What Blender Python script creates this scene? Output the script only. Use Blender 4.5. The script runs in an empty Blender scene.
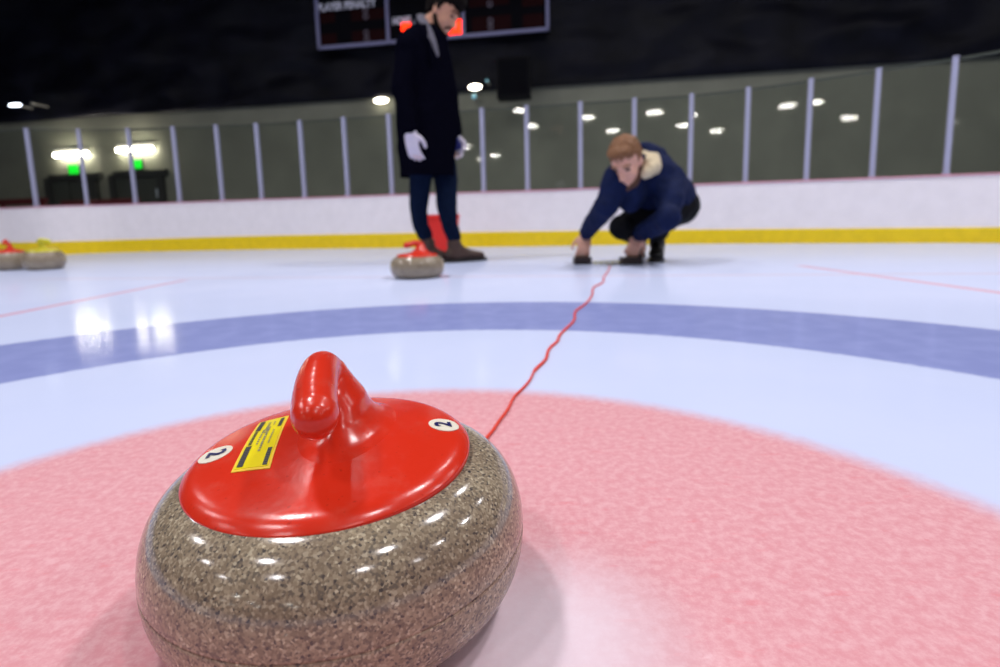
import bpy, bmesh, math, random
import numpy as np
from mathutils import Vector, Matrix, noise

random.seed(7)
SC = bpy.context.scene
COL = SC.collection

# ------------------------------------------------------------------ camera geometry
F, TILT, ROLL, H, U0, V0 = 530.7208, .1326, -.0287, .2986, 482.601, 293.213
fw = np.array([0, math.cos(TILT), -math.sin(TILT)])
rt0 = np.array([1., 0, 0]); up0 = np.cross(rt0, fw)
rt = math.cos(ROLL) * rt0 + math.sin(ROLL) * up0
up = -math.sin(ROLL) * rt0 + math.cos(ROLL) * up0
EYE = np.array([0, 0, H])
def ray(px, py): return fw + (px - U0) / F * rt - (py - V0) / F * up
def gnd(px, py, z=0.0):
    d = ray(px, py); return Vector(EYE + d * ((z - H) / d[2]))
def at(px, py, Y):
    d = ray(px, py); return Vector(EYE + d * (Y / d[1]))
def onplane(px, py, p0, n):
    d = Vector(ray(px, py)); e = Vector(EYE)
    return e + d * ((Vector(p0) - e).dot(n) / d.dot(n))
def proj(p):
    d = np.array(p) - EYE; z = d @ fw
    return U0 + F * (d @ rt) / z, V0 - F * (d @ up) / z

cam_d = bpy.data.cameras.new('camera'); cam = bpy.data.objects.new('camera', cam_d); COL.objects.link(cam)
cam_d.sensor_width = 36; cam_d.sensor_fit = 'HORIZONTAL'; cam_d.lens = F / 1000 * 36
cam_d.shift_x = (500 - U0) / 1000; cam_d.shift_y = (V0 - 333.5) / 1000
cam_d.clip_start = .02; cam_d.clip_end = 200
M = Matrix((( rt[0], up[0], -fw[0], EYE[0]), (rt[1], up[1], -fw[1], EYE[1]), (rt[2], up[2], -fw[2], EYE[2]), (0, 0, 0, 1)))
cam.matrix_world = M
cam_d.dof.use_dof = True; cam_d.dof.focus_distance = .40; cam_d.dof.aperture_fstop = 5.2
SC.camera = cam

# ------------------------------------------------------------------ materials
def lin(c):
    return tuple(((v / 255) / 12.92 if v / 255 <= .04045 else ((v / 255 + .055) / 1.055) ** 2.4) for v in c) + (1,)
MATS = {}
def mat(name, c, rough=.5, spec=.5, metal=0, emit=None, estr=0, noise_amt=0, nscale=30, bump=0, bscale=80, coat=0, sheen=0):
    if name in MATS: return MATS[name]
    m = bpy.data.materials.new(name); m.use_nodes = True; nt = m.node_tree
    b = nt.nodes['Principled BSDF']
    b.inputs['Base Color'].default_value = lin(c); b.inputs['Roughness'].default_value = rough
    b.inputs['Specular IOR Level'].default_value = spec; b.inputs['Metallic'].default_value = metal
    b.inputs['Coat Weight'].default_value = coat; b.inputs['Sheen Weight'].default_value = sheen
    if emit:
        b.inputs['Emission Color'].default_value = lin(emit); b.inputs['Emission Strength'].default_value = estr
    tc = nt.nodes.new('ShaderNodeTexCoord')
    if noise_amt:
        n = nt.nodes.new('ShaderNodeTexNoise'); n.inputs['Scale'].default_value = nscale; n.inputs['Detail'].default_value = 6
        nt.links.new(tc.outputs['Object'], n.inputs['Vector'])
        r = nt.nodes.new('ShaderNodeValToRGB')
        lo = tuple(max(0, v * (1 - noise_amt)) for v in lin(c)[:3]) + (1,); hi = tuple(min(1, v * (1 + noise_amt)) for v in lin(c)[:3]) + (1,)
        r.color_ramp.elements[0].position = .3; r.color_ramp.elements[1].position = .7
        r.color_ramp.elements[0].color = lo; r.color_ramp.elements[1].color = hi
        nt.links.new(n.outputs['Fac'], r.inputs['Fac']); nt.links.new(r.outputs['Color'], b.inputs['Base Color'])
    if bump:
        n2 = nt.nodes.new('ShaderNodeTexNoise'); n2.inputs['Scale'].default_value = bscale; n2.inputs['Detail'].default_value = 4
        nt.links.new(tc.outputs['Object'], n2.inputs['Vector'])
        bp = nt.nodes.new('ShaderNodeBump'); bp.inputs['Strength'].default_value = bump; bp.inputs['Distance'].default_value = .01
        nt.links.new(n2.outputs['Fac'], bp.inputs['Height']); nt.links.new(bp.outputs['Normal'], b.inputs['Normal'])
    MATS[name] = m
    return m

class NT:
    """small helper for node graphs"""
    def __init__(s, name):
        s.m = bpy.data.materials.new(name); s.m.use_nodes = True; s.nt = s.m.node_tree; s.b = s.nt.nodes['Principled BSDF']
    def n(s, t, **kw):
        nd = s.nt.nodes.new(t)
        for k, v in kw.items(): setattr(nd, k, v)
        return nd
    def l(s, a, b): s.nt.links.new(a, b)
    def math(s, op, a, b=None, c=None):
        nd = s.n('ShaderNodeMath', operation=op)
        for i, v in enumerate((a, b, c)):
            if v is None: continue
            if isinstance(v, (int, float)): nd.inputs[i].default_value = v
            else: s.l(v, nd.inputs[i])
        return nd.outputs[0]
    def step(s, v, a, b):
        nd = s.n('ShaderNodeMapRange', interpolation_type='SMOOTHSTEP'); s.l(v, nd.inputs['Value'])
        nd.inputs['From Min'].default_value = a; nd.inputs['From Max'].default_value = b
        return nd.outputs['Result']
    def mix(s, fac, a, b):
        nd = s.n('ShaderNodeMix', data_type='RGBA')
        for sock, v in ((nd.inputs[0], fac), (nd.inputs[6], a), (nd.inputs[7], b)):
            if isinstance(v, tuple): sock.default_value = v
            elif isinstance(v, (int, float)): sock.default_value = v
            else: s.l(v, sock)
        return nd.outputs[2]
    def noise(s, vec, scale, detail=4, rough=.5):
        nd = s.n('ShaderNodeTexNoise'); nd.inputs['Scale'].default_value = scale; nd.inputs['Detail'].default_value = detail
        nd.inputs['Roughness'].default_value = rough; s.l(vec, nd.inputs['Vector']); return nd.outputs['Fac']

# ------------------------------------------------------------------ object helpers
def link(name, me, m=None, parent=None, smooth=False):
    o = bpy.data.objects.new(name, me); COL.objects.link(o)
    if m is not None: me.materials.append(m)
    if smooth:
        me.polygons.foreach_set('use_smooth', [True] * len(me.polygons))
    if parent is not None:
        o.parent = parent; o.matrix_parent_inverse = parent.matrix_world.inverted()
    return o
def from_bm(name, bm, m=None, parent=None, smooth=False):
    bmesh.ops.recalc_face_normals(bm, faces=bm.faces[:])
    me = bpy.data.meshes.new(name); bm.to_mesh(me); bm.free()
    return link(name, me, m, parent, smooth)
def tag(o, label=None, cat=None, group=None, kind=None):
    if label: o['label'] = label
    if cat: o['category'] = cat
    if group: o['group'] = group
    if kind: o['kind'] = kind
    return o
def empty(name, loc, label, cat, group=None):
    o = bpy.data.objects.new(name, None); COL.objects.link(o); o.location = loc; o.empty_display_size = .1
    o.matrix_world = Matrix.Translation(loc)
    return tag(o, label, cat, group)
def box_bm(bm, c, s, R=None, bev=0.0):
    """box centred c, full size s, rotation matrix R (3x3)"""
    r = bmesh.ops.create_cube(bm, size=1)
    vs = r['verts']
    if bev:
        for v in vs: v.co = Vector((v.co.x * s[0], v.co.y * s[1], v.co.z * s[2]))
        es = list({e for v in vs for e in v.link_edges})
        g = bmesh.ops.bevel(bm, geom=es, offset=bev, segments=2, affect='EDGES', profile=.5)
        vs = list({v for f in g['faces'] for v in f.verts} | {v for v in vs if v.is_valid})
        S = None
    else:
        for v in vs: v.co = Vector((v.co.x * s[0], v.co.y * s[1], v.co.z * s[2]))
    for v in vs:
        v.co = (R @ v.co if R is not None else v.co) + Vector(c)
    return vs
def lathe_bm(bm, prof, seg=64, c=(0, 0, 0)):
    """revolve (r,z) list about z; r=0 ends closed"""
    rings = []
    for r, z in prof:
        if r <= 1e-7: rings.append([bm.verts.new((c[0], c[1], c[2] + z))])
        else: rings.append([bm.verts.new((c[0] + r * math.cos(2 * math.pi * i / seg), c[1] + r * math.sin(2 * math.pi * i / seg), c[2] + z)) for i in range(seg)])
    for a, b in zip(rings, rings[1:]):
        for i in range(seg):
            j = (i + 1) % seg
            if len(a) == 1 and len(b) == 1: continue
            if len(a) == 1: bm.faces.new((a[0], b[j], b[i]))
            elif len(b) == 1: bm.faces.new((a[i], a[j], b[0]))
            else: bm.faces.new((a[i], a[j], b[j], b[i]))
def frame_from(d, side=None):
    d = Vector(d).normalized()
    s = Vector(side) if side is not None else (Vector((0, 0, 1)) if abs(d.z) < .9 else Vector((1, 0, 0)))
    x = s - d * s.dot(d); x.normalize(); y = d.cross(x)
    return x, y, d
def sweep_bm(bm, pts, radii, seg=20, side=None, caps=True, rounded=True):
    """tube through pts; radii scalars or (rx,ry) with rx along side"""
    pts = [Vector(p) for p in pts]; rings = []
    n = len(pts)
    rad = [(r, r) if isinstance(r, (int, float)) else r for r in radii]
    secs = [(pts[i], ((pts[min(i + 1, n - 1)] - pts[max(i - 1, 0)]).normalized()), rad[i]) for i in range(n)]
    if rounded:
        h0 = []; p, d, r = secs[0]
        for a in (80, 60, 35): h0.append((p - d * min(r) * math.sin(math.radians(a)), d, (r[0] * math.cos(math.radians(a)), r[1] * math.cos(math.radians(a)))))
        p, d, r = secs[-1]; h1 = []
        for a in (35, 60, 80): h1.append((p + d * min(r) * math.sin(math.radians(a)), d, (r[0] * math.cos(math.radians(a)), r[1] * math.cos(math.radians(a)))))
        secs = h0 + secs + h1
    xprev = None
    for p, d, r in secs:
        x, y, _ = frame_from(d, side if side is not None else xprev); xprev = x
        rings.append([bm.verts.new(p + x * (r[0] * math.cos(2 * math.pi * i / seg)) + y * (r[1] * math.sin(2 * math.pi * i / seg))) for i in range(seg)])
    for a, b in zip(rings, rings[1:]):
        for i in range(seg):
            j = (i + 1) % seg; bm.faces.new((a[i], a[j], b[j], b[i]))
    if caps:
        bm.faces.new(list(reversed(rings[0]))); bm.faces.new(rings[-1])
def catmull(P, n=8):
    P = [Vector(p) for p in P]; out = []
    for i in range(len(P) - 1):
        p0 = P[max(i - 1, 0)]; p1 = P[i]; p2 = P[i + 1]; p3 = P[min(i + 2, len(P) - 1)]
        for k in range(n):
            t = k / n
            out.append(.5 * ((2 * p1) + (p2 - p0) * t + (2 * p0 - 5 * p1 + 4 * p2 - p3) * t * t + (3 * p1 - p0 - 3 * p2 + p3) * t ** 3))
    out.append(P[-1]); return out
def lerp_tab(tab, x):
    if x <= tab[0][0]: return tab[0][1]
    for (a, va), (b, vb) in zip(tab, tab[1:]):
        if x <= b: return va + (vb - va) * (x - a) / (b - a)
    return tab[-1][1]

class Blob:
    """closed solids that are fused into ONE continuous surface"""
    def __init__(s): s.bm = bmesh.new()
    def cap(s, p0, r0, p1, r1): s.chain([p0, p1], [r0, r1]); return s
    def chain(s, pts, radii, side=None):
        pts = [Vector(p) for p in pts]
        if len(pts) == 2: pts = [pts[0], (pts[0] + pts[1]) / 2, pts[1]]; radii = [radii[0], tuple((a + b) / 2 for a, b in zip(radii[0], radii[1])) if isinstance(radii[0], tuple) else (radii[0] + radii[1]) / 2, radii[1]]
        sweep_bm(s.bm, pts, radii, seg=16, side=side)
        if side is None:
            for p, r in zip(pts[1:-1], radii[1:-1]):
                if not isinstance(r, tuple): s.ell(p, (r, r, r), seg=12)
        return s
    def ell(s, c, r, R=None, seg=18):
        g = bmesh.ops.create_uvsphere(s.bm, u_segments=seg, v_segments=seg // 2 + 2, radius=1)
        for v in g['verts']:
            q = Vector((v.co.x * r[0], v.co.y * r[1], v.co.z * r[2])); v.co = (R @ q if R is not None else q) + Vector(c)
        return s
    def box(s, c, size, R=None, bev=.0): box_bm(s.bm, c, size, R, bev); return s
    def build(s, name, m, parent=None, voxel=.01, smooth=4, cuts=(), jitter=None):
        bmesh.ops.recalc_face_normals(s.bm, faces=s.bm.faces[:])
        me = bpy.data.meshes.new(name); s.bm.to_mesh(me); s.bm.free()
        o = bpy.data.objects.new(name, me); COL.objects.link(o)
        r = o.modifiers.new('r', 'REMESH'); r.mode = 'VOXEL'; r.voxel_size = voxel
        if smooth:
            k = o.modifiers.new('s', 'SMOOTH'); k.factor = .5; k.iterations = smooth
        dg = bpy.context.evaluated_depsgraph_get()
        me2 = bpy.data.meshes.new_from_object(o.evaluated_get(dg))
        bpy.data.objects.remove(o); bpy.data.meshes.remove(me); me2.name = name
        if cuts or jitter:
            b = bmesh.new(); b.from_mesh(me2)
            for co, no in cuts:
                bmesh.ops.bisect_plane(b, geom=b.verts[:] + b.edges[:] + b.faces[:], plane_co=co, plane_no=no, clear_outer=True)
                es = [e for e in b.edges if e.is_boundary]
                if es: bmesh.ops.holes_fill(b, edges=es, sides=0)
            if jitter:
                b.normal_update(); amp, sc = jitter
                for v in b.verts: v.co += v.normal * (noise.noise(v.co * sc) * amp + noise.noise(v.co * sc * 2.7) * amp * .5)
            b.to_mesh(me2); b.free()
        me2.materials.clear()
        return link(name, me2, m, parent, True)

# ------------------------------------------------------------------ curling stone
SX, SY, SR, SED, SHB = -.1184, .4105, .1459, .0548, .1165
def granite(name, base=(133, 122, 106)):
    g = NT(name); tc = g.n('ShaderNodeTexCoord'); v = tc.outputs['Object']
    vor = g.n('ShaderNodeTexVoronoi'); vor.inputs['Scale'].default_value = 620; g.l(v, vor.inputs['Vector'])
    sep = g.n('ShaderNodeSeparateColor'); g.l(vor.outputs['Color'], sep.inputs['Color'])
    ramp = g.n('ShaderNodeValToRGB'); cr = ramp.color_ramp; cr.interpolation = 'CONSTANT'
    stops = [(0, (84, 78, 76)), (.04, (114, 104, 92)), (.2, (135, 121, 102)), (.45, (150, 136, 115)), (.68, (163, 149, 126)), (.88, (180, 168, 145)), (.97, (200, 188, 162))]
    cr.elements[0].color = lin(stops[0][1]); cr.elements[0].position = 0
    cr.elements[1].color = lin(stops[1][1]); cr.elements[1].position = stops[1][0]
    for p, c in stops[2:]:
        e = cr.elements.new(p); e.color = lin(c)
    g.l(sep.outputs[0], ramp.inputs['Fac'])
    n1 = g.noise(v, 26, 3)
    col = g.mix(g.math('MULTIPLY', g.step(n1, .4, .7), .30), ramp.outputs['Color'], lin((112, 92, 80)))
    n2 = g.noise(v, 190, 2)
    col = g.mix(g.step(n2, .70, .78), col, lin((44, 46, 56)))
    g.l(col, g.b.inputs['Base Color'])
    g.l(g.math('ADD', g.math('MULTIPLY', g.noise(v, 60, 3), .10), .07), g.b.inputs['Roughness'])
    g.b.inputs['Specular IOR Level'].default_value = .62
    return g
G_POL = granite('granite_polished').m
gb = granite('granite_band'); 
for l in list(gb.nt.links):
    if l.to_socket == gb.b.inputs['Roughness']: gb.nt.links.remove(l)
gb.b.inputs['Roughness'].default_value = .22
G_BAND = gb.m
def plastic(name, c, c2):
    g = NT(name); tc = g.n('ShaderNodeTexCoord'); v = tc.outputs['Object']
    n = g.noise(v, 38, 6, .65); n2 = g.noise(v, 240, 3)
    col = g.mix(g.math('MULTIPLY', g.step(n, .5, .75), .5), lin(c), lin(c2))
    col = g.mix(g.math('MULTIPLY', g.step(n2, .66, .74), .35), col, lin(tuple(int(k * .6) for k in c)))
    g.l(col, g.b.inputs['Base Color'])
    g.l(g.math('ADD', g.math('MULTIPLY', n, .25), .10), g.b.inputs['Roughness'])
    g.b.inputs['Specular IOR Level'].default_value = .5
    bp = g.n('ShaderNodeBump'); bp.inputs['Strength'].default_value = .06; bp.inputs['Distance'].default_value = .002
    g.l(g.noise(v, 160, 4), bp.inputs['Height']); g.l(bp.outputs['Normal'], g.b.inputs['Normal'])
    return g.m
RED = plastic('red_plastic', (214, 48, 26), (206, 74, 56))
YEL = plastic('yellow_plastic', (205, 196, 40), (214, 206, 110))
WHITE_ST = mat('white_sticker', (232, 226, 208), .35)
NAVY_INK = mat('navy_ink', (22, 22, 92), .35)
LABEL_Y = mat('yellow_label', (238, 222, 20), .28)
INK = mat('dark_ink', (58, 58, 62), .4)
INK2 = mat('grey_ink', (140, 138, 112), .4)
PALE = mat('label_edge', (244, 208, 70), .3)
CAP_R, CAP_Z = .1096, .1234
def cap_z(r):
    t = min(r / CAP_R, 1)
    return CAP_Z + .0125 * (1 - t ** 2.2) - .0045 * max(0, (t - .9) / .1) ** 2.2
def build_stone(loc, rz, hmat, label, group, hero=False, tilt=(0, 0), scale=1.0, tall=1.0):
    root = empty('curling_stone', (0, 0, 0), label, 'curling stone', group)
    seg = 128 if hero else 48
    def sup(z0, z1, n):
        out = []
        for k in range(n + 1):
            z = z0 + (z1 - z0) * k / n; s = (z - SHB / 2) / (SHB / 2); s = max(-1, min(1, s))
            ph = math.asin(math.copysign(abs(s) ** (1 / .9), s))
            out.append(((SR - SED) + SED * abs(math.cos(ph)) ** .85, z))
        return out
    zb0, zb1 = .030, .058
    bm = bmesh.new()
    low = sup(.0015, zb0, 14); hi = sup(zb1, SHB - .0004, 24)
    lathe_bm(bm, [(0, .003), (.055, .003), (.0625, 0), (.068, 0)] + low + [(low[-1][0] - .0015, zb0 + .0001), (hi[0][0] - .0015, zb1 - .0001)] + hi + [(.06, SHB + .001), (0, SHB + .001)], seg)
    from_bm('granite_body', bm, G_POL, root, True)
    bm = bmesh.new(); mid = sup(zb0, zb1, 10)
    lathe_bm(bm, [(mid[0][0] - .006, zb0 - .0004)] + [(mid[0][0] - .0003, zb0 - .0004)] + [(r + .0001, z) for r, z in mid] + [(mid[-1][0] - .0003, zb1 + .0004)] + [(mid[-1][0] - .006, zb1 + .0004)], seg)
    from_bm('striking_band', bm, G_BAND, root, True)
    # cap
    bm = bmesh.new()
    prof = [(0, SHB - .008), (CAP_R - .012, SHB - .008), (CAP_R - .003, CAP_Z - .0110), (CAP_R - .0008, CAP_Z - .0095), (CAP_R, CAP_Z - .0075)]
    prof += [(CAP_R * k, cap_z(CAP_R * k)) for k in [1, .995, .985, .97, .95, .92, .88, .82, .74, .64, .52, .4, .28, .15]] + [(0, cap_z(0))]
    lathe_bm(bm, prof, seg)
    cap = from_bm('cap', bm, hmat, root, True)
    # handle : flared web rising from the cap, then a rounded grip leaning forward
    b = Blob()
    zc = cap_z(0)
    HX = .0095
    levels = [(-.006, (.060, .086), (.010, .014)), (-.002, (.046, .072), (.010, .014)), (-.0002, (.036, .061), (.010, .014)), (.002, (.0275, .052), (.010, .014)), (.006, (.0205, .044), (.009, .014)), (.012, (.0155, .037), (.006, .016)), (.022, (.0132, .030), (.001, .018)),
              (.032, (.012, .027), (-.005, .019)), (.041, (.0115, .020), (-.010, .023)), (.049, (.011, .016), (-.013, .023))]
    levels = [(z_, r_, (c_[0] + HX * min(1, max(0, z_ / .02)), c_[1])) for z_, r_, c_ in levels]
    rings = []
    N = 28
    for dz, (rx, ry), (cx, cy) in levels:
        rings.append([b.bm.verts.new((cx + rx * math.cos(2 * math.pi * i / N), cy + ry * math.sin(2 * math.pi * i / N), zc + dz)) for i in range(N)])
    for a, c in zip(rings, rings[1:]):
        for i in range(N):
            j = (i + 1) % N; b.bm.faces.new((a[i], a[j], c[j], c[i]))
    b.bm.faces.new(list(reversed(rings[0]))); b.bm.faces.new(rings[-1])
    gp = catmull([(HX - .016, .030, zc + .0425), (HX - .0155, .012, zc + .0497), (HX - .012, -.012, zc + .0490), (HX - .006, -.041, zc + .0437), (HX + .001, -.064, zc + .040)], 5)
    gr = [.0125 + .0035 * math.sin(min(1, k / (len(gp) - 1) * 1.25) * math.pi / 2) for k in range(len(gp))]
    b.chain(gp, gr)
    hd = b.build('handle', hmat, None, voxel=.0016 if hero else .003, smooth=10 if hero else 4, cuts=[((0, 0, zc - .002), (0, 0, -1))])
    # sink the flare's skirt to the cap's dome so that the two meet without a step
    for v in hd.data.vertices:
        r = math.hypot(v.co.x, v.co.y); zz = cap_z(r) - .0002
        base = zc - .002
        if v.co.z < zc + .012:
            w = 1 - max(0, min(1, (v.co.z - base) / .014)); v.co.z += (zz - .0015 - base) * w
    hd.parent = root
    parts = [cap, hd]
    if hero:
        def dome_patch(name, outline, lift, m, parent, grid=None):
            """flat outline (x,y) laid on the dome, a thin sheet with real thickness"""
            bm = bmesh.new()
            vs = [bm.verts.new((x, y, 0)) for x, y in outline]; bm.faces.new(vs)
            bmesh.ops.triangulate(bm, faces=bm.faces[:]); 
            for _ in range(3):
                bmesh.ops.subdivide_edges(bm, edges=[e for e in bm.edges if e.calc_length() > .006], cuts=1); bmesh.ops.triangulate(bm, faces=bm.faces[:])
            for v in bm.verts: v.co.z = cap_z(math.hypot(v.co.x, v.co.y)) + lift
            g = bmesh.ops.extrude_face_region(bm, geom=bm.faces[:])
            for v in [e for e in g['geom'] if isinstance(e, bmesh.types.BMVert)]: v.co.z -= .0005
            return from_bm(name, bm, m, parent)
        def two(center, upv, size, parent, lift):
            cu = bpy.data.curves.new('digit', 'FONT'); cu.body = '2'; cu.align_x = 'CENTER'; cu.align_y = 'CENTER'; cu.size = size; cu.offset = .0006
            to = bpy.data.objects.new('tmp', cu); COL.objects.link(to)
            me = bpy.data.meshes.new_from_object(to.evaluated_get(bpy.context.evaluated_depsgraph_get()))
            bpy.data.objects.remove(to)
            u = Vector(upv).normalized(); r = Vector((u.y, -u.x))
            for v in me.vertices:
                p = Vector(center) + r * v.co.x + u * v.co.y
                v.co = Vector((p.x, p.y, cap_z(p.length) + lift))
            return link('digit', me, NAVY_INK, parent)
        for (cx, cy) in ((.088, .021), (-.0875, -.014)):
            ol = [(cx + .0126 * math.cos(a * math.pi / 16), cy + .0126 * math.sin(a * math.pi / 16)) for a in range(32)]
            s = dome_patch('number_sticker', ol, .0006, WHITE_ST, cap)
            d = two((cx, cy), (-cx, -cy), .019, cap, .0012)
            parts += [s, d]
            d.parent = s; s.parent = cap
        A, B, Cc, D = [Vector(p) for p in ((-.0760, .042), (-.0520, .049), (-.0305, -.050), (-.0590, -.049))]
        def bil(u, v): return (A * (1 - u) + B * u) * (1 - v) + (D * (1 - u) + Cc * u) * v
        def quad(u0, u1, v0, v1): return [tuple(bil(u0, v0)), tuple(bil(u1, v0)), tuple(bil(u1, v1)), tuple(bil(u0, v1))]
        lab = dome_patch('warning_label', quad(0, 1, 0, 1), .0006, PALE, cap)
        fld = dome_patch('label_field', quad(.06, .94, .03, .97), .0009, LABEL_Y, lab)
        parts += [lab, fld]
        bm = bmesh.new(); rnd = random.Random(3)
        def dash(u0, u1, v0, v1, bm=bm):
            q = quad(u0, u1, v0, v1); vs = [bm.verts.new((x, y, cap_z(math.hypot(x, y)) + .0012)) for x, y in q]; bm.faces.new(vs)
        for v0, v1 in ((.04, .30), (.62, .95)): 
            k = v0
            while k < v1: dash(.10, .26, k, min(k + .028, v1)); k += .029
        k = .32
        while k < .6: dash(.12, .22, k, k + .02); k += .032
        for v0, v1 in ((.06, .28), (.70, .96)):
            k = v0
            while k < v1: dash(.78, .90, k, min(k + .024, v1)); k += .026
        o1 = from_bm('printing', bm, INK, lab)
        bm2 = bmesh.new()
        for u0, u1, v0, v1 in ((.42, .50, .12, .40), (.50, .57, .25, .74), (.60, .65, .12, .22), (.36, .41, .3, .62), (.70, .74, .34, .62)):
            k = v0
            while k < v1:
                w = rnd.uniform(.012, .03); dash(u0, u1, k, min(k + w, v1), bm2); k += w + rnd.choice((.006, .006, .016))
        o2 = from_bm('printing', bm2, INK2, lab)
        o1['label'] = 'dark printed bars along the label edges'; o2['label'] = 'grey printed text lines in the label middle'
        parts += [o1, o2]
        cap['label'] = 'scuffed red domed plastic cap with number stickers'
    if tilt != (0, 0):
        R = Matrix.Rotation(tilt[0], 4, 'Y') @ Matrix.Rotation(tilt[1], 4, 'X')
        piv = Matrix.Translation((-.004, 0, .06)) @ R @ Matrix.Translation((0, 0, -.06))
        for o in set(parts): o.data.transform(piv)
    root.location = loc; root.rotation_euler = (0, 0, rz); root.scale = (scale, scale, scale * tall)
    return root

GS = 'curling stones on the ice'
build_stone((SX, SY, 0), 0, RED, 'big grey granite curling stone with red cap and yellow label, nearest the camera', GS, hero=True, tilt=(-.021, .045))
p = gnd(418, 277.2)
build_stone((p.x, p.y, 0), math.radians(-62), RED, "red-handled granite curling stone resting at the standing man's feet", GS, scale=1.05)
p1, p2 = gnd(10.5, 269.8), gnd(45.5, 269.4)
build_stone((p1.x, p1.y, 0), math.radians(20), RED, 'red-handled granite curling stone beside a yellow-handled one near the boards', GS, scale=1.06, tall=1.28)
build_stone((p2.x, p2.y, 0), math.radians(75), YEL, 'yellow-handled granite curling stone beside a red-handled one near the boards', GS, scale=1.06, tall=1.28)

# ------------------------------------------------------------------ ice
RCX, RCY, RO, RI, RP = -.0997, .2917, 1.6869, 1.1716, .637
g = NT('ice_with_house_rings'); tc = g.n('ShaderNodeTexCoord'); v = tc.outputs['Object']
sep = g.n('ShaderNodeSeparateXYZ'); g.l(v, sep.inputs[0]); X, Y = sep.outputs[0], sep.outputs[1]
dx = g.math('SUBTRACT', X, RCX); dy = g.math('SUBTRACT', Y, RCY)
dist = g.math('SQRT', g.math('ADD', g.math('MULTIPLY', dx, dx), g.math('MULTIPLY', dy, dy)))
wob = g.math('MULTIPLY', g.math('SUBTRACT', g.noise(v, 60, 3), .5), .02)
d2 = g.math('ADD', dist, wob)
base = g.mix(g.noise(v, 3, 5), lin((196, 208, 241)), lin((209, 218, 247)))
fine = g.noise(v, 100, 7, .75)
mp = g.n('ShaderNodeMapping'); mp.inputs['Scale'].default_value = (26, 80, 1); mp.inputs['Rotation'].default_value = (0, 0, .25); g.l(v, mp.inputs['Vector'])
streak = g.noise(mp.outputs[0], 1, 5, .65)
pinkc = g.mix(g.step(fine, .36, .68), lin((217, 152, 160)), lin((227, 177, 184)))
pinkc = g.mix(g.math('MULTIPLY', g.step(streak, .56, .72), .35), pinkc, lin((224, 126, 136)))
bluec = g.mix(g.step(g.noise(v, 14, 5), .35, .7), lin((136, 146, 200)), lin((144, 154, 207)))
col = g.mix(g.step(d2, RP + .03, RP - .03), base, pinkc)
ringm = g.math('MULTIPLY', g.step(d2, RI - .012, RI + .012), g.step(d2, RO + .014, RO - .014))
col = g.mix(ringm, col, bluec)
# soft pale patch mixed into the ice colour beside the nearest stone
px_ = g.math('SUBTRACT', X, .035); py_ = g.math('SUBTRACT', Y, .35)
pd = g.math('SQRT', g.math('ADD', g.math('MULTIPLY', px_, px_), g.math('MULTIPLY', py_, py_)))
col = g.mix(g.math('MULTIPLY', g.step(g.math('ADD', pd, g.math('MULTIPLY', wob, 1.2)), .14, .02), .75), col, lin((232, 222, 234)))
# thin side lines and a faint back line
def line(mask_c, w, strength, yr0, yr1, colr):
    a = g.math('ABSOLUTE', mask_c); m = g.step(a, w, w * .5)
    m = g.math('MULTIPLY', m, g.math('MULTIPLY', g.step(Y, yr0 - .1, yr0), g.step(Y, yr1 + .1, yr1)))
    return g.mix(g.math('MULTIPLY', m, strength), col, lin(colr))
col = line(g.math('SUBTRACT', X, -1.82), .032, .6, .3, 3.2, (224, 132, 150))
col = line(g.math('SUBTRACT', X, 1.83), .032, .6, .3, 3.0, (232, 140, 150))
bl = g.math('SUBTRACT', Y, g.math('ADD', g.math('MULTIPLY', X, -.228), 2.945))
col = line(bl, .03, .35, 2.2, 3.6, (222, 160, 150))
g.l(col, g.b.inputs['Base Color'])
mp2 = g.n('ShaderNodeMapping'); mp2.inputs['Scale'].default_value = (5, 14, 1); mp2.inputs['Rotation'].default_value = (0, 0, .6); g.l(v, mp2.inputs['Vector'])
rgh = g.math('ADD', g.math('MULTIPLY', g.noise(mp2.outputs[0], 1, 5), .11), .05)
g.b.inputs['Roughness'].default_value = .6; g.b.inputs['Specular IOR Level'].default_value = 0
gls = g.n('ShaderNodeBsdfGlossy'); g.l(rgh, gls.inputs['Roughness']); fre = g.n('ShaderNodeFresnel'); fre.inputs['IOR'].default_value = 1.31
mxs = g.n('ShaderNodeMixShader'); g.l(g.math('MULTIPLY', fre.outputs[0], .5), mxs.inputs[0]); g.l(g.b.outputs[0], mxs.inputs[1]); g.l(gls.outputs[0], mxs.inputs[2])
g.l(mxs.outputs[0], [n_ for n_ in g.nt.nodes if n_.type == 'OUTPUT_MATERIAL'][0].inputs['Surface'])
bp = g.n('ShaderNodeBump'); bp.inputs['Strength'].default_value = .08; bp.inputs['Distance'].default_value = .002
g.l(g.math('ADD', g.noise(v, 90, 4), g.math('MULTIPLY', streak, .6)), bp.inputs['Height']); g.l(bp.outputs['Normal'], g.b.inputs['Normal']); g.l(bp.outputs['Normal'], gls.inputs['Normal']); g.l(bp.outputs['Normal'], fre.inputs['Normal'])
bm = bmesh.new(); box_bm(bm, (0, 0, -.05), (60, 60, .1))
floor = from_bm('floor', bm, g.m); tag(floor, 'glossy pale ice sheet with painted blue ring and pink centre', 'ice', kind='structure')

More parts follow.
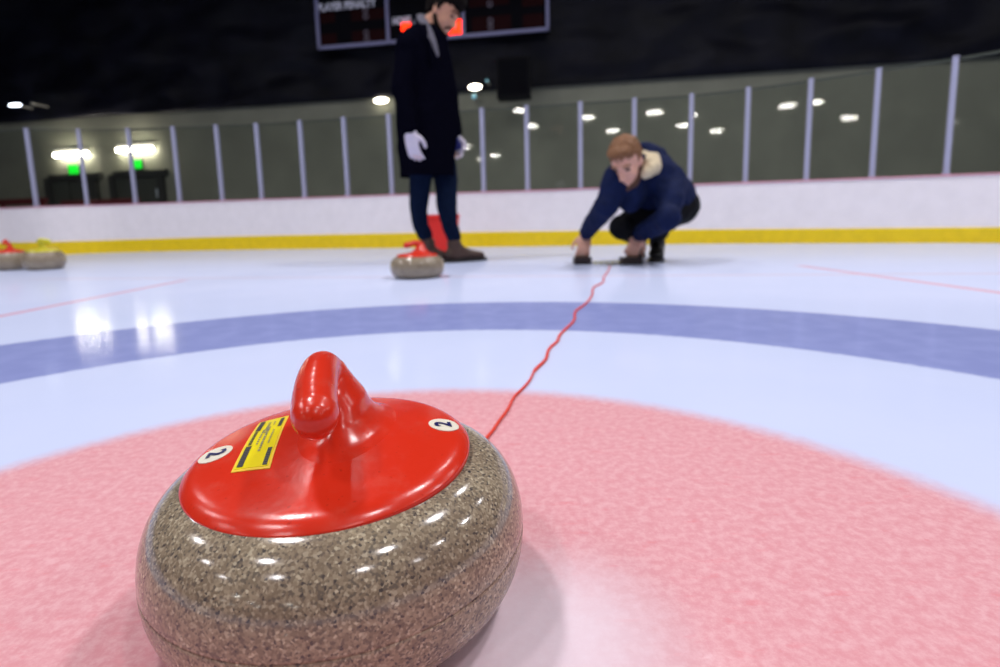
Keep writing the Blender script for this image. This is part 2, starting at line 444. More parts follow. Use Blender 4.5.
# ------------------------------------------------------------------ boards, kick plate, cap rail
CT = [(-230, 264.4), (-150, 260.8), (-60, 257.8), (0, 256.2), (50, 255.0), (125, 252.3), (250, 249.7), (440, 247.4), (560, 245.9), (690, 243.8), (850, 243.1), (1000, 243.0), (1120, 244.6), (1250, 248.4), (1400, 254.4)]
TP = [(-230, 210.5), (-150, 210), (-60, 209.5), (0, 208), (50, 206), (125, 204), (250, 199.5), (440, 193), (560, 189.5), (690, 184), (850, 178.5), (1000, 172.5), (1120, 168), (1250, 163), (1400, 157)]
KT = [(-230, 250), (-60, 245), (0, 242.8), (50, 242), (250, 236), (440, 232.5), (690, 229.7), (1000, 227.2), (1250, 226), (1400, 226)]
GT = [(-230, 134), (-60, 132), (0, 130.5), (87, 129), (180, 126.8), (262, 124), (304, 121), (347, 118), (391, 114.5), (484, 109), (528, 107), (580, 103), (634, 99), (689, 95), (746, 89.5), (807, 81), (872, 70.5), (946, 59), (1030, 45), (1250, 5), (1400, -30)]
path = catmull([gnd(x, y) for x, y in CT], 10)
pathpx = [proj(p)[0] for p in path]
def zfor(p, px, tab):
    """height above p at which the upright through p meets the curve in the table"""
    lo, hi = 0., 6.
    for _ in range(40):
        m_ = (lo + hi) / 2; q = proj((p.x, p.y, m_))
        if q[1] > lerp_tab(tab, q[0]): lo = m_
        else: hi = m_
    return lo
Htop = [zfor(p, 0, TP) for p in path]; Hkick = [zfor(p, 0, KT) for p in path]
def smooth_list(a, n=6):
    for _ in range(n): a = [a[0]] + [(a[i - 1] + 2 * a[i] + a[i + 1]) / 4 for i in range(1, len(a) - 1)] + [a[-1]]
    return a
Htop = smooth_list(Htop, 10); Hkick = smooth_list(Hkick, 10)
nrm = []
for i in range(len(path)):
    t = (path[min(i + 1, len(path) - 1)] - path[max(i - 1, 0)]).normalized(); n = Vector((-t.y, t.x, 0))
    nrm.append(n if n.y > 0 else -n)
def strip(name, z0f, z1f, d0, d1, m, bev=0):
    """solid band that follows the boards: z from z0f to z1f, depth d0..d1 outwards"""
    bm = bmesh.new(); rings = []
    for i, p in enumerate(path):
        a = p + nrm[i] * d0; b = p + nrm[i] * d1; z0, z1 = z0f(i), z1f(i)
        rings.append([bm.verts.new((a.x, a.y, z0)), bm.verts.new((a.x, a.y, z1 - bev)), bm.verts.new((a.x + nrm[i].x * bev, a.y + nrm[i].y * bev, z1)), bm.verts.new((b.x, b.y, z1)), bm.verts.new((b.x, b.y, z0))])
    for r, s in zip(rings, rings[1:]):
        for k in range(5): bm.faces.new((r[k], r[(k + 1) % 5], s[(k + 1) % 5], s[k]))
    bm.faces.new(rings[0]); bm.faces.new(list(reversed(rings[-1])))
    return from_bm(name, bm, m)
BOARD = mat('white_board', (236, 231, 234), .3, noise_amt=.03, nscale=8)
KICK = mat('yellow_kick_plate', (232, 200, 6), .32, noise_amt=.06, nscale=12)
RAIL = mat('red_cap_rail', (214, 150, 168), .45)
tag(strip('wall_far', lambda i: -.02, lambda i: Htop[i] - .012, 0, .11, BOARD, .004), 'white rink boards curving behind the ice', 'rink boards', kind='structure')
tag(strip('baseboard_far', lambda i: -.02, lambda i: Hkick[i], -.012, .0, KICK, .006), 'yellow kick plate along the foot of the white boards', 'kick plate', kind='structure')
tag(strip('trim_1', lambda i: Htop[i] - .012, lambda i: Htop[i], -.012, .125, RAIL, .004), 'thin pink-red cap rail on top of the white boards', 'cap rail', kind='structure')

# ------------------------------------------------------------------ glass posts and panes
POSTX = [-150, -95, -65, -12, 36.6, 87.5, 136, 180, 222, 262, 304, 347, 391.5, 438, 484, 528, 580, 634, 689, 746, 807, 872, 946, 1035, 1140]
POSTX = [-12, 36.6, 87.5, 136, 180, 222, 262, 304, 347, 391.5, 438, 484, 528, 580, 634, 689, 746, 807, 872, 946, 1035]
def on_path(px):
    """boards point whose top edge shows at column px"""
    best = None
    for i in range(len(path) - 1):
        for k in range(8):
            t = k / 8; p = path[i].lerp(path[i + 1], t); h = Htop[i] * (1 - t) + Htop[i + 1] * t
            n = nrm[i].lerp(nrm[i + 1], t).normalized(); q = p + n * .055
            x = proj((q.x, q.y, h))[0]
            if best is None or abs(x - px) < best[0]: best = (abs(x - px), q, h, n)
    return best[1:]
POST_M = mat('post_metal', (162, 164, 190), .45, metal=.0)
posts = []
for px in POSTX:
    q, h, n = on_path(px)
    zt = zfor(q, 0, GT)
    posts.append([q, h, n, zt])
zt_s = smooth_list([p[3] for p in posts], 2)
ordn = ['first', 'second', 'third', 'fourth', 'fifth', 'sixth', 'seventh', 'eighth', 'ninth', 'tenth', 'eleventh', 'twelfth', 'thirteenth', 'fourteenth', 'fifteenth', 'sixteenth', 'seventeenth', 'eighteenth', 'nineteenth', 'twentieth']
GLASS = bpy.data.materials.new('rink_glass'); GLASS.use_nodes = True
nt = GLASS.node_tree; nt.nodes.clear()
out = nt.nodes.new('ShaderNodeOutputMaterial'); mx = nt.nodes.new('ShaderNodeMixShader'); tr = nt.nodes.new('ShaderNodeBsdfTransparent'); gl = nt.nodes.new('ShaderNodeBsdfGlossy'); fr = nt.nodes.new('ShaderNodeFresnel')
fr.inputs['IOR'].default_value = 1.5; gl.inputs['Roughness'].default_value = .03; tr.inputs['Color'].default_value = (.90, .915, .90, 1)
geo = nt.nodes.new('ShaderNodeNewGeometry'); mr = nt.nodes.new('ShaderNodeMix'); mr.data_type = 'FLOAT'
nt.links.new(geo.outputs['Backfacing'], mr.inputs[0]); nt.links.new(fr.outputs[0], mr.inputs[2]); mr.inputs[3].default_value = .045   # second face of the pane: no false total reflection
nt.links.new(mr.outputs[0], mx.inputs[0]); nt.links.new(tr.outputs[0], mx.inputs[1]); nt.links.new(gl.outputs[0], mx.inputs[2]); nt.links.new(mx.outputs[0], out.inputs[0])
vis = 0
SPECIAL = {438: 'slim grey upright glass post hidden behind the standing man'}
panes = []
for i, (q, h, n, _) in enumerate(posts):
    zt = zt_s[i]; posts[i][3] = zt
    t = Vector((n.y, -n.x, 0)); R = Matrix((t, n, Vector((0, 0, 1)))).transposed()
    hid = POSTX[i] in (-12, 438, 1035)
    if not (POSTX[i] in (-12, 438, 1035)):
        bm = bmesh.new()
        box_bm(bm, (q.x, q.y, (h + zt) / 2), (.042, .055, zt - h), R, .006)
        box_bm(bm, (q.x, q.y, h + .012), (.05, .085, .024), R, .004)
        box_bm(bm, (q.x, q.y, zt + .005), (.046, .06, .012), R, .003)
        o = from_bm('glass_post', bm, POST_M)
        vis += 1
        where = 'counted from the left end' 
        nn = vis
        tot = len(POSTX) - 3
        lab = f'{ordn[nn-1]} slim grey glass post from the left along the white boards' if nn <= tot // 2 else f'{ordn[tot-nn]} slim grey glass post from the right along the white boards'
        if nn == tot: lab = 'rightmost and tallest slim grey glass post above the white boards'
        if nn == 1: lab = 'leftmost slim grey glass post above the white boards'
        tag(o, lab, 'post', 'grey posts holding the rink glass')
EDGE = mat('glass_edge', (60, 66, 58), .3)
for i in range(len(posts) - 1):
    if POSTX[i] == 438: continue
    j = i + 1 + (1 if POSTX[i + 1] == 438 else 0)
    a, ha, na, za = posts[i]; b, hb, nb, zb = posts[j]
    d = (b - a).normalized(); n = Vector((-d.y, d.x, 0)); a2 = a + d * .034; b2 = b - d * .034
    bm = bmesh.new(); vs = []
    for off in (-.006, .006):
        vs.append([bm.verts.new((p.x + n.x * off, p.y + n.y * off, z)) for p, z in ((a2, ha + .002), (b2, hb + .002), (b2, zb - .02), (a2, za - .02))])
    bm.faces.new(vs[0]); bm.faces.new(vs[1][::-1])
    for k in range(4): bm.faces.new((vs[0][k], vs[0][(k + 1) % 4], vs[1][(k + 1) % 4], vs[1][k]))
    o = from_bm('rink_glass', bm, GLASS)
    k = len(panes) + 1
    tot = len(posts) - 2
    lab = (f'{ordn[k-1]} clear rink glass pane from the left' if k <= tot // 2 else f'{ordn[tot-k]} clear rink glass pane from the right') + ' above the white boards'
    if POSTX[i] == 391.5: lab = 'wide clear rink glass pane behind the standing man above the boards'
    tag(o, lab, 'glass pane', 'clear panes of the rink glass')
    bm = bmesh.new(); e = (b2 - a2); mid = (a2 + b2) / 2; dv = Vector((e.x, e.y, zb - za)); L = dv.length; dv.normalize()
    R = Matrix((dv, n, dv.cross(n))).transposed(); box_bm(bm, (mid.x, mid.y, (za + zb) / 2 - .012), (L, .02, .018), R)
    from_bm('top_edge', bm, EDGE, o)
    panes.append((a, b, n, max(za, zb)))

# ------------------------------------------------------------------ back wall, dark upper wall, ceiling
HW = 3.3
def depth_pt(px, py, z):
    """point on the ray at height z"""
    return gnd(px, py, z)
wl, wr = gnd(0, 123, HW), gnd(1000, 56, HW)
wd = (wr - wl); wd.z = 0; wd.normalize(); wn = Vector((-wd.y, wd.x, 0))
if wn.y < 0: wn = -wn
A0 = wl - wd * 14; B0 = wr + wd * 14
RW = Matrix((wd, wn, Vector((0, 0, 1)))).transposed()
cw = (A0 + B0) / 2; LW = (B0 - A0).length
WALL = mat('grey_green_block_wall', (120, 122, 107), .8, noise_amt=.12, nscale=1.2)
bm = bmesh.new(); box_bm(bm, (cw.x + wn.x * .15, cw.y + wn.y * .15, HW / 2), (LW, .3, HW), RW); tag(from_bm('wall_back', bm, WALL), 'grey-green hall wall behind the rink glass', 'wall', kind='structure')
# crumpled dark insulation hung above the wall
DARK = mat('dark_insulation', (19, 20, 34), .55, spec=.3, noise_amt=.5, nscale=1.5)
bm = bmesh.new(); NX, NZ = 200, 46; ZT = 7.4; grid = []
for iz in range(NZ + 1):
    row = []
    for ix in range(NX + 1):
        s = LW * ix / NX; z = HW - .03 + (ZT - HW + .03) * iz / NZ
        w = noise.noise(Vector((s * .9, z * 1.6, 1.3))) * .16 + noise.noise(Vector((s * 2.3, z * 2.9, 5.1))) * .09 + noise.noise(Vector((s * .35, z * .5, 9))) * .15
        if iz == 0: w = 0
        p = Vector((A0.x, A0.y, 0)) + wd * s - wn * (.12 + .3 * (iz / NZ) + w)
        row.append(bm.verts.new((p.x, p.y, z)))
    grid.append(row)
for iz in range(NZ):
    for ix in range(NX): bm.faces.new((grid[iz][ix], grid[iz][ix + 1], grid[iz + 1][ix + 1], grid[iz + 1][ix]))
gs = bmesh.ops.solidify(bm, geom=bm.faces[:], thickness=.02)
o = from_bm('wall_upper', bm, DARK, smooth=True); tag(o, 'dark crumpled insulation sheet hung above the grey-green wall', 'wall covering', kind='structure')
bm = bmesh.new(); box_bm(bm, (0, -6, 7.5), (60, 60, .2)); tag(from_bm('ceiling', bm, mat('black_ceiling', (16, 16, 22), .8)), 'black ceiling of the hall', 'ceiling', kind='structure')

# wall-plane helper : pixel -> point on a plane `off` in front of the back wall
def wp(px, py, off=0.0): return onplane(px, py, Vector((wl.x, wl.y, 0)) - wn * off, wn)
def wbox(bm, x0, y0, x1, y1, off, thick, bev=0, roll=0):
    """box on the wall that covers pixel rect; off = distance of its back from the wall"""
    a = wp(x0, (y0 + y1) / 2, off + thick); b = wp(x1, (y0 + y1) / 2, off + thick); c = wp((x0 + x1) / 2, y0, off + thick); d = wp((x0 + x1) / 2, y1, off + thick)
    ctr = (a + b) / 2; w = (Vector((b.x, b.y, 0)) - Vector((a.x, a.y, 0))).length; hh = abs(c.z - d.z)
    ctr = Vector((ctr.x, ctr.y, (c.z + d.z) / 2)) + wn * (thick / 2)
    box_bm(bm, ctr, (w, thick, hh), RW, bev); return ctr, w, hh
# doorways
FRAME_D = mat('dark_door_frame', (44, 46, 42), .6); LEAF = mat('door_leaf', (62, 66, 58), .55)
NOTICE = mat('pale_notice', (190, 200, 204), .6)
for k, (x0, x1, y0, y1, nx) in enumerate(((48, 99, 174, 252, None), (112, 165, 170.5, 251, 156))):
    bm = bmesh.new()
    ctr, w, hh = wbox(bm, x0, y0, x1, y0 + 6, .0, .14)
    wbox(bm, x0, y0 + 4, x0 + 5, y1, .0, .14); wbox(bm, x1 - 5, y0 + 4, x1, y1, .0, .14)
    dr = from_bm(f'door_{k+1}', bm, FRAME_D); tag(dr, ('dark double doorway under the left wall light' if k == 0 else 'dark double doorway with a pale notice under the right wall light'), 'door', kind='structure')
    for (u0, u1) in ((x0 + 5, (x0 + x1) / 2 - .4), ((x0 + x1) / 2 + .4, x1 - 5)):
        bm = bmesh.new(); wbox(bm, u0, y0 + 6, u1, y1, .0, .05, .005); lf = from_bm('door_leaf', bm, LEAF, dr)
        bm = bmesh.new(); wbox(bm, (u0 + u1) / 2 - 6, y0 + 38, (u0 + u1) / 2 + 6, y0 + 41, .05, .04); from_bm('push_bar', bm, POST_M, lf)
    if nx:
        bm = bmesh.new(); wbox(bm, nx, 188.5, nx + 8, 197, .05, .01); from_bm('notice', bm, NOTICE, dr)
# fluorescent wall lights
TUBE = mat('tube_glow', (255, 246, 226), .4, emit=(255, 244, 226), estr=58)
HOUS = mat('lamp_housing', (120, 120, 116), .5)
for x0, x1, y0, y1, lab in ((53.5, 88, 149.8, 158.6, 'long glowing fluorescent wall light above the left doorway'), (116, 153, 144.6, 153.6, 'long glowing fluorescent wall light above the right doorway')):
    a = wp(x0, (y0 + y1) / 2, .0)
    bm = bmesh.new(); ctr, w, hh = wbox(bm, x0, y0 - 1, x1, y1 - 4, .0, .06, .01)
    root = empty('wall_light', (ctr.x, ctr.y, ctr.z), lab, 'light')
    from_bm('housing', bm, HOUS, root)
    c2 = wp((x0 + x1) / 2, (y0 + y1) / 2 + .3, .12)
    bm = bmesh.new(); sweep_bm(bm, [c2 - wd * (w / 2 - .06), c2, c2 + wd * (w / 2 - .06)], [.052, .052, .052], seg=16); from_bm('diffuser', bm, TUBE, root, True)
# green exit lights
GREEN = mat('green_glow', (10, 190, 40), .5, emit=(0, 214, 40), estr=1.3)
for x, y, lab in ((73, 169.5, 'small glowing green exit light under the left wall light'), (136.3, 164.2, 'small glowing green exit light under the right wall light')):
    bm = bmesh.new(); ctr, w, hh = wbox(bm, x - 5.6, y - 5, x + 5.6, y + 5, .0, .07, .012)
    root = empty('exit_light', ctr, lab, 'exit light')
    from_bm('housing', bm, FRAME_D, root)
    bm = bmesh.new(); wbox(bm, x - 4.8, y - 4.4, x + 4.8, y + 4.4, .07, .02, .006); from_bm('lit_face', bm, GREEN, root)
# hanging / wall lamps seen above the glass
GLOW = mat('lamp_glow', (255, 250, 235), .4, emit=(255, 244, 222), estr=14)
GLOWB = mat('cool_glow', (230, 240, 255), .4, emit=(225, 236, 255), estr=9)
CY = mat('pale_blue_glow', (120, 170, 180), .4, emit=(110, 165, 180), estr=.8)
for x, y, rx, ry, m, lab in ((381, 100.5, 7, 2.6, GLOW, 'oval glowing lamp high on the wall left of the standing man'), (475, 87, 6.4, 2.8, GLOW, 'oval glowing lamp high on the wall right of the standing man'),
                             (487, 80.5, 1.6, 1.0, CY, 'tiny pale blue lamp just above an oval lamp right of the standing man'), (474, 96.5, 2.4, 2.4, CY, 'small pale blue round light below an oval wall lamp'),
                             (15, 105, 6, 1.4, GLOWB, 'bright white lamp glowing on the dark wall at far left'), (32.5, 103.5, 1.6, 1.6, HOUS, 'tiny unlit grey lamp beside the bright lamp at far left')):
    off = .55 if y < 100 or x < 60 else .12
    c = wp(x, y, off); e1 = wp(x + rx, y, off); e2 = wp(x, y - ry, off)
    a_, b_ = (e1 - c).length, abs(e2.z - c.z)
    root = empty('wall_lamp', c, lab, 'lamp')
    bm = bmesh.new(); r = bmesh.ops.create_uvsphere(bm, u_segments=20, v_segments=12, radius=1)
    for v_ in r['verts']: v_.co = RW @ Vector((v_.co.x * a_, v_.co.y * .06, v_.co.z * b_)) + c
    from_bm('glowing_bowl', bm, m, root, True)
    bm = bmesh.new(); box_bm(bm, c + wn * .07, (a_ * 1.5, .05, b_ * 1.3), RW, .006)
    box_bm(bm, c + wn * (.09 + (off - .1) / 2), (.04, max(.02, off - .1), .04), RW)
    from_bm('bracket', bm, HOUS, root)
# red benches behind the glass at left
MAROON = mat('maroon_paint', (92, 20, 24), .5)
for x0, x1, lab in ((-40, 47, 'maroon bench behind the glass at the far left corner'), (61, 140, 'maroon bench behind the glass in front of the doorways')):
    off = 1.3
    root = empty('bench', wp((x0 + x1) / 2, 235, off).xyz * 1, lab, 'bench')
    root.location.z = 0; bpy.context.view_layer.update(); root.matrix_world = Matrix.Translation(root.location)
    a = wp(x0, 201, off); b = wp(x1, 201, off); L = (b - a).length; mid = (a + b) / 2
    top = wp((x0 + x1) / 2, 199.5, off).z
    bm = bmesh.new()
    for k in range(2): box_bm(bm, (mid.x, mid.y, top - .07 - k * .2), (L, .05, .14), RW, .01)
    from_bm('backrest', bm, MAROON, root)
    bm = bmesh.new(); s = mid - wn * .27; box_bm(bm, (s.x, s.y, top - .5), (L, .45, .06), RW, .01); from_bm('seat', bm, MAROON, root)
    for t in (-.45, 0, .45):
        bm = bmesh.new(); q = mid + wd * L * t; box_bm(bm, (q.x, q.y, top / 2), (.07, .05, top), RW)
        q2 = q - wn * .42; box_bm(bm, (q2.x, q2.y, (top - .53) / 2), (.07, .05, top - .53), RW); box_bm(bm, ((q.x + q2.x) / 2, (q.y + q2.y) / 2, .2), (.05, .42, .05), RW)
        from_bm('leg', bm, MAROON, root)
# black loudspeaker hanging in front of the wall
SPK = mat('black_speaker', (6, 6, 10), .8, spec=.2); CONE = mat('speaker_grille', (7, 7, 12), .9, spec=.1)
bm = bmesh.new(); ctr, w, hh = wbox(bm, 496.5, 56, 530, 97, .72, .4, .02)
root = empty('loudspeaker', ctr, 'black hanging loudspeaker box below the scoreboard', 'loudspeaker')
from_bm('cabinet', bm, SPK, root)
bm = bmesh.new(); wbox(bm, 499, 59, 527.5, 94, 1.12, .02, .006); from_bm('grille', bm, CONE, root)
bm = bmesh.new(); q = ctr + wn * .55; box_bm(bm, (q.x, q.y, ctr.z - .1), (.12, .72, .12), RW)
from_bm('wall_bracket', bm, SPK, root)

# ------------------------------------------------------------------ scoreboard
SBF = mat('scoreboard_frame', (122, 122, 158), .5); SBP = mat('scoreboard_panel', (5, 5, 11), .8, spec=.1); SBR = mat('scoreboard_red_window', (32, 3, 5), .7, spec=.1)
WTXT = mat('scoreboard_lettering', (225, 225, 240), .6); LED = mat('red_led', (255, 40, 10), .5, emit=(255, 66, 12), estr=1.7); RINGM = mat('unlit_dot_ring', (120, 112, 124), .6)
OFF = .55
def sp(x, y): return wp(x, y, OFF)
bl_, br_ = sp(318.5, 52), sp(549.5, 29.5)
zb_ = (bl_.z + br_.z) / 2; zt_ = zb_ + 1.75
def sbx(px, py): # along-wall coordinate
    q = sp(px, py); return (Vector((q.x, q.y, 0)) - Vector((bl_.x, bl_.y, 0))).dot(wd)
WB = sbx(549.5, 29.5)
def sb(u, z, off=0): q = Vector((bl_.x, bl_.y, 0)) + wd * u - wn * off; return Vector((q.x, q.y, z))
sroot = empty('scoreboard', sb(WB / 2, zb_), 'wide dark rink scoreboard with grey frame and red lit digits', 'scoreboard')
def sbox(name, u0, u1, z0, z1, off, th, m, parent=sroot, bev=0):
    bm = bmesh.new(); box_bm(bm, sb((u0 + u1) / 2, (z0 + z1) / 2, off + th / 2), (u1 - u0, th, z1 - z0), RW, bev); return from_bm(name, bm, m, parent)
panel = sbox('panel', 0, WB, zb_, zt_, -.2, .2, SBP)
fwid = .075
u1_ = sbx(389, 43); u2_ = sbx(464, 38)
for (a, b, c, d) in ((0, WB, zb_, zb_ + fwid), (0, WB, zt_ - fwid, zt_), (0, fwid, zb_, zt_), (WB - fwid, WB, zb_, zt_), (u1_ - fwid / 2, u1_ + fwid / 2, zb_, zt_), (u2_ - fwid / 2, u2_ + fwid / 2, zb_, zt_)):
    sbox('frame_bar', a, b, c, d, 0, .06, SBF, bev=.008)
def zpx(x, y): return sp(x, y).z
def text(body, u, z, height, m, width=None):
    cu = bpy.data.curves.new('lettering', 'FONT'); cu.body = body; cu.size = height * 1.4; cu.align_x = 'LEFT'; cu.align_y = 'CENTER'; cu.extrude = .004; cu.offset = .008
    to = bpy.data.objects.new('tmp', cu); COL.objects.link(to)
    me = bpy.data.meshes.new_from_object(to.evaluated_get(bpy.context.evaluated_depsgraph_get())); bpy.data.objects.remove(to)
    w = max(v_.co.x for v_ in me.vertices); k = (width / w) if width else 1
    for v_ in me.vertices: v_.co = sb(u + v_.co.x * k, z + v_.co.y, .012 + v_.co.z)
    return link('lettering', me, m, sroot)
text('PLAYER PENALTY', sbx(317.5, 8), zpx(345, 6.0), .16, WTXT, sbx(376, 3) - sbx(317.5, 8))
text('HOME', sbx(392.5, 21), zpx(402, 21), .15, WTXT, sbx(411, 20) - sbx(392.5, 21))
# dark red number windows and unlit dot rings
for x0, x1, y0, y1 in ((319, 335, 13, 23), (351, 385, 9, 20), (320, 337, 34, 46), (352, 386, 30, 43), (469, 509, -2, 6), (472, 511, 16, 32), (522, 544, -6, 6), (523, 544, 14, 29)):
    sbox('number_window', sbx(x0, (y0 + y1) / 2), sbx(x1, (y0 + y1) / 2), zpx((x0 + x1) / 2, y1), zpx((x0 + x1) / 2, y0), .0, .012, SBR)
for x, y in ((365.5, 10.5), (366, 17), (366.5, 33), (367.2, 39), (489.8, 4.5), (490.6, 21), (490.6, 27)):
    bm = bmesh.new(); c = sb(sbx(x, y), zpx(x, y), .02); N = 20
    sweep = [c + wd * (.05 * math.cos(2 * math.pi * k / N)) + Vector((0, 0, .05 * math.sin(2 * math.pi * k / N))) for k in range(N + 1)]
    sweep_bm(bm, sweep, [.012] * (N + 1), seg=6, side=tuple(wn), rounded=False); from_bm('dot_ring', bm, RINGM, sroot, True)
def digit(x0, x1, y0, y1, segs, tk=.055):
    u0, u1, z0, z1 = sbx(x0, y1), sbx(x1, y1), zpx(x0, y1), zpx(x0, y0); zm = (z0 + z1) / 2; bm = bmesh.new()
    S = dict(a=(u0, u1, z1 - tk, z1), g=(u0, u1, zm - tk / 2, zm + tk / 2), d=(u0, u1, z0, z0 + tk), f=(u0, u0 + tk, zm, z1), b=(u1 - tk, u1, zm, z1), e=(u0, u0 + tk, z0, zm), c=(u1 - tk, u1, z0, zm))
    for s in segs:
        a, b, c, d = S[s]; box_bm(bm, sb((a + b) / 2, (c + d) / 2, .03), (b - a, .03, d - c), RW)
    o = from_bm('lit_digit', bm, LED, sroot); o['label'] = 'glowing red digit'
digit(402.5, 411.5, 24, 37, 'abcdefg', .07)
digit(449.5, 456, 21, 35, 'abcdefg', .07)
digit(457, 462.5, 20.5, 34.5, 'abcdefg', .07)

# ------------------------------------------------------------------ red cord on the ice
CORD = [(455, 478), (474, 452), (491.5, 432), (499, 421), (508, 409), (514, 397), (524.5, 386.5), (530.5, 379), (535, 370), (545.5, 359.5), (549, 349), (557.5, 341), (560.5, 334), (574, 320.5), (575.5, 311.5), (586, 303.4), (592, 295), (593.5, 287.5), (602.5, 282.5), (604, 277), (609, 269.5), (609.5, 265.5)]
cp = [gnd(x, y, .003) for x, y in CORD]
bm = bmesh.new(); sweep_bm(bm, catmull(cp, 5), [.0023 if k < 40 else .0034 for k in range(5 * (len(cp) - 1) + 1)], seg=8, side=(0, 0, 1))
tag(from_bm('cord', bm, mat('red_cord', (226, 60, 38), .6), smooth=True), 'thin wavy red cord running across the ice to the crouching man', 'cord')

# ------------------------------------------------------------------ people
SKIN = mat('skin', (206, 150, 122), .5, noise_amt=.06, nscale=30); SKIN2 = mat('skin_pale', (222, 168, 146), .5, noise_amt=.06, nscale=30)
EYEW = mat('eye', (46, 34, 28), .25)
def basis(Fv, Uv):
    Fv = Vector(Fv).normalized(); Uv = Vector(Uv); Uv = (Uv - Fv * Uv.dot(Fv)).normalized(); Rv = Fv.cross(Uv)
    return Matrix((Fv, Rv, Uv)).transposed()   # local (forward, right, up)
def head(B, c, Bs, k):
    """adds a head to blob B; returns mapping local->world"""
    c = Vector(c)
    def L(f, r, u): return c + Bs @ Vector((f, r, u)) * k
    E = lambda p, r: B.ell(L(*p), [x * k for x in r], Bs)
    E((-.012, 0, .035), (.098, .076, .088)); E((.03, 0, -.025), (.068, .064, .085)); E((.04, 0, -.07), (.052, .05, .045)); E((.078, 0, -.1), (.022, .026, .02))
    E((.084, 0, .028), (.018, .052, .014)); E((.06, .034, -.03), (.034, .026, .026)); E((.06, -.034, -.03), (.034, .026, .026))
    B.chain([L(.09, 0, .012), L(.106, 0, -.012), L(.116, 0, -.03)], [.009 * k, .011 * k, .0145 * k]); E((.1, .011, -.034), (.012, .009, .008)); E((.1, -.011, -.034), (.012, .009, .008))
    E((.094, 0, -.06), (.012, .023, .006)); E((.091, 0, -.071), (.012, .02, .007))
    for s in (-1, 1):
        E((-.008, s * .076, -.008), (.019, .009, .031)); E((-.004, s * .072, -.03), (.011, .009, .012))
    B.chain([L(-.02, 0, -.04), L(-.035, 0, -.1), L(-.05, 0, -.16)], [.056 * k, .054 * k, .06 * k])
    return L
def face_parts(L, Bs, k, parent, hair_m, beard=False, hair_pts=(), stub=False):
    for s in (-1, 1):
        B = Blob(); B.ell(L(.087, s * .031, .008), (.009 * k, .014 * k, .008 * k), Bs); B.build('eye', EYEW, parent, .002, 1)
        B = Blob(); B.chain([L(.1, s * .016, .03), L(.096, s * .034, .034), L(.082, s * .05, .03)], [.0045 * k] * 3); B.build('eyebrow', hair_m, parent, .002, 1)
    B = Blob()
    for p, r in hair_pts: B.ell(L(*p), [x * k for x in r], Bs)
    h = B.build('hair', hair_m, parent, .006, 2, jitter=(.008 * k, 55))
    if beard:
        B = Blob(); B.chain([L(.0, .066, -.04), L(.03, .06, -.078), L(.07, .036, -.103), L(.088, 0, -.108), L(.07, -.036, -.103), L(.03, -.06, -.078), L(.0, -.066, -.04)], [.012 * k, .016 * k, .019 * k, .021 * k, .019 * k, .016 * k, .012 * k])
        B.chain([L(.086, .03, -.07), L(.1, .018, -.052), L(.103, 0, -.048), L(.1, -.018, -.052), L(.086, -.03, -.07)], [.007 * k] * 5)
        B.build('beard', hair_m, parent, .005, 2, jitter=(.004 * k, 70))
def hand(B, wrist, d, palm, k=1.0, curl=(.35, .45, .35), fat=1.0, thumb_side=1, spread=.06, tip_bias=(0, 0, 0, 0)):
    """palm + four fingers + thumb; d = direction of the fingers, palm = direction the palm faces"""
    W = Vector(wrist); d = Vector(d).normalized(); n = Vector(palm); n = (n - d * n.dot(d)).normalized(); s = d.cross(n) * thumb_side  # s points to the thumb side
    f = fat
    for t in (-.029, -.010, .010, .029):
        B.chain([W + s * t * .7 * k, W + d * .045 * k + s * t * k, W + d * .088 * k + s * t * 1.05 * k], [.017 * k * f, .016 * k * f, .0125 * k * f])
    for i, (t, Ls) in enumerate(((.031, (.040, .024, .020)), (.0105, (.045, .028, .022)), (-.010, (.042, .026, .021)), (-.030, (.033, .020, .018)))):
        p = W + d * .088 * k + s * t * 1.05 * k; a = tip_bias[i]; dd = (d + s * spread * (t / .03)).normalized()
        pts = [p]; rr = [.0105 * k * f]
        for j, Lf in enumerate(Ls):
            a += curl[j]; q = dd * math.cos(a) + n * math.sin(a); p = p + q * Lf * k; pts.append(p); rr.append((.0095, .0088, .0078)[j] * k * f)
        B.chain(pts, rr)
    p0 = W + d * .022 * k + s * .026 * k; p1 = p0 + (d * .6 + s * .75 + n * .3).normalized() * .042 * k; p2 = p1 + (d * .85 + s * .35 + n * .4).normalized() * .032 * k; p3 = p2 + (d * .95 + n * .35).normalized() * .024 * k
    B.chain([p0, p1, p2, p3], [.0155 * k * f, .0125 * k * f, .0108 * k * f, .009 * k * f])
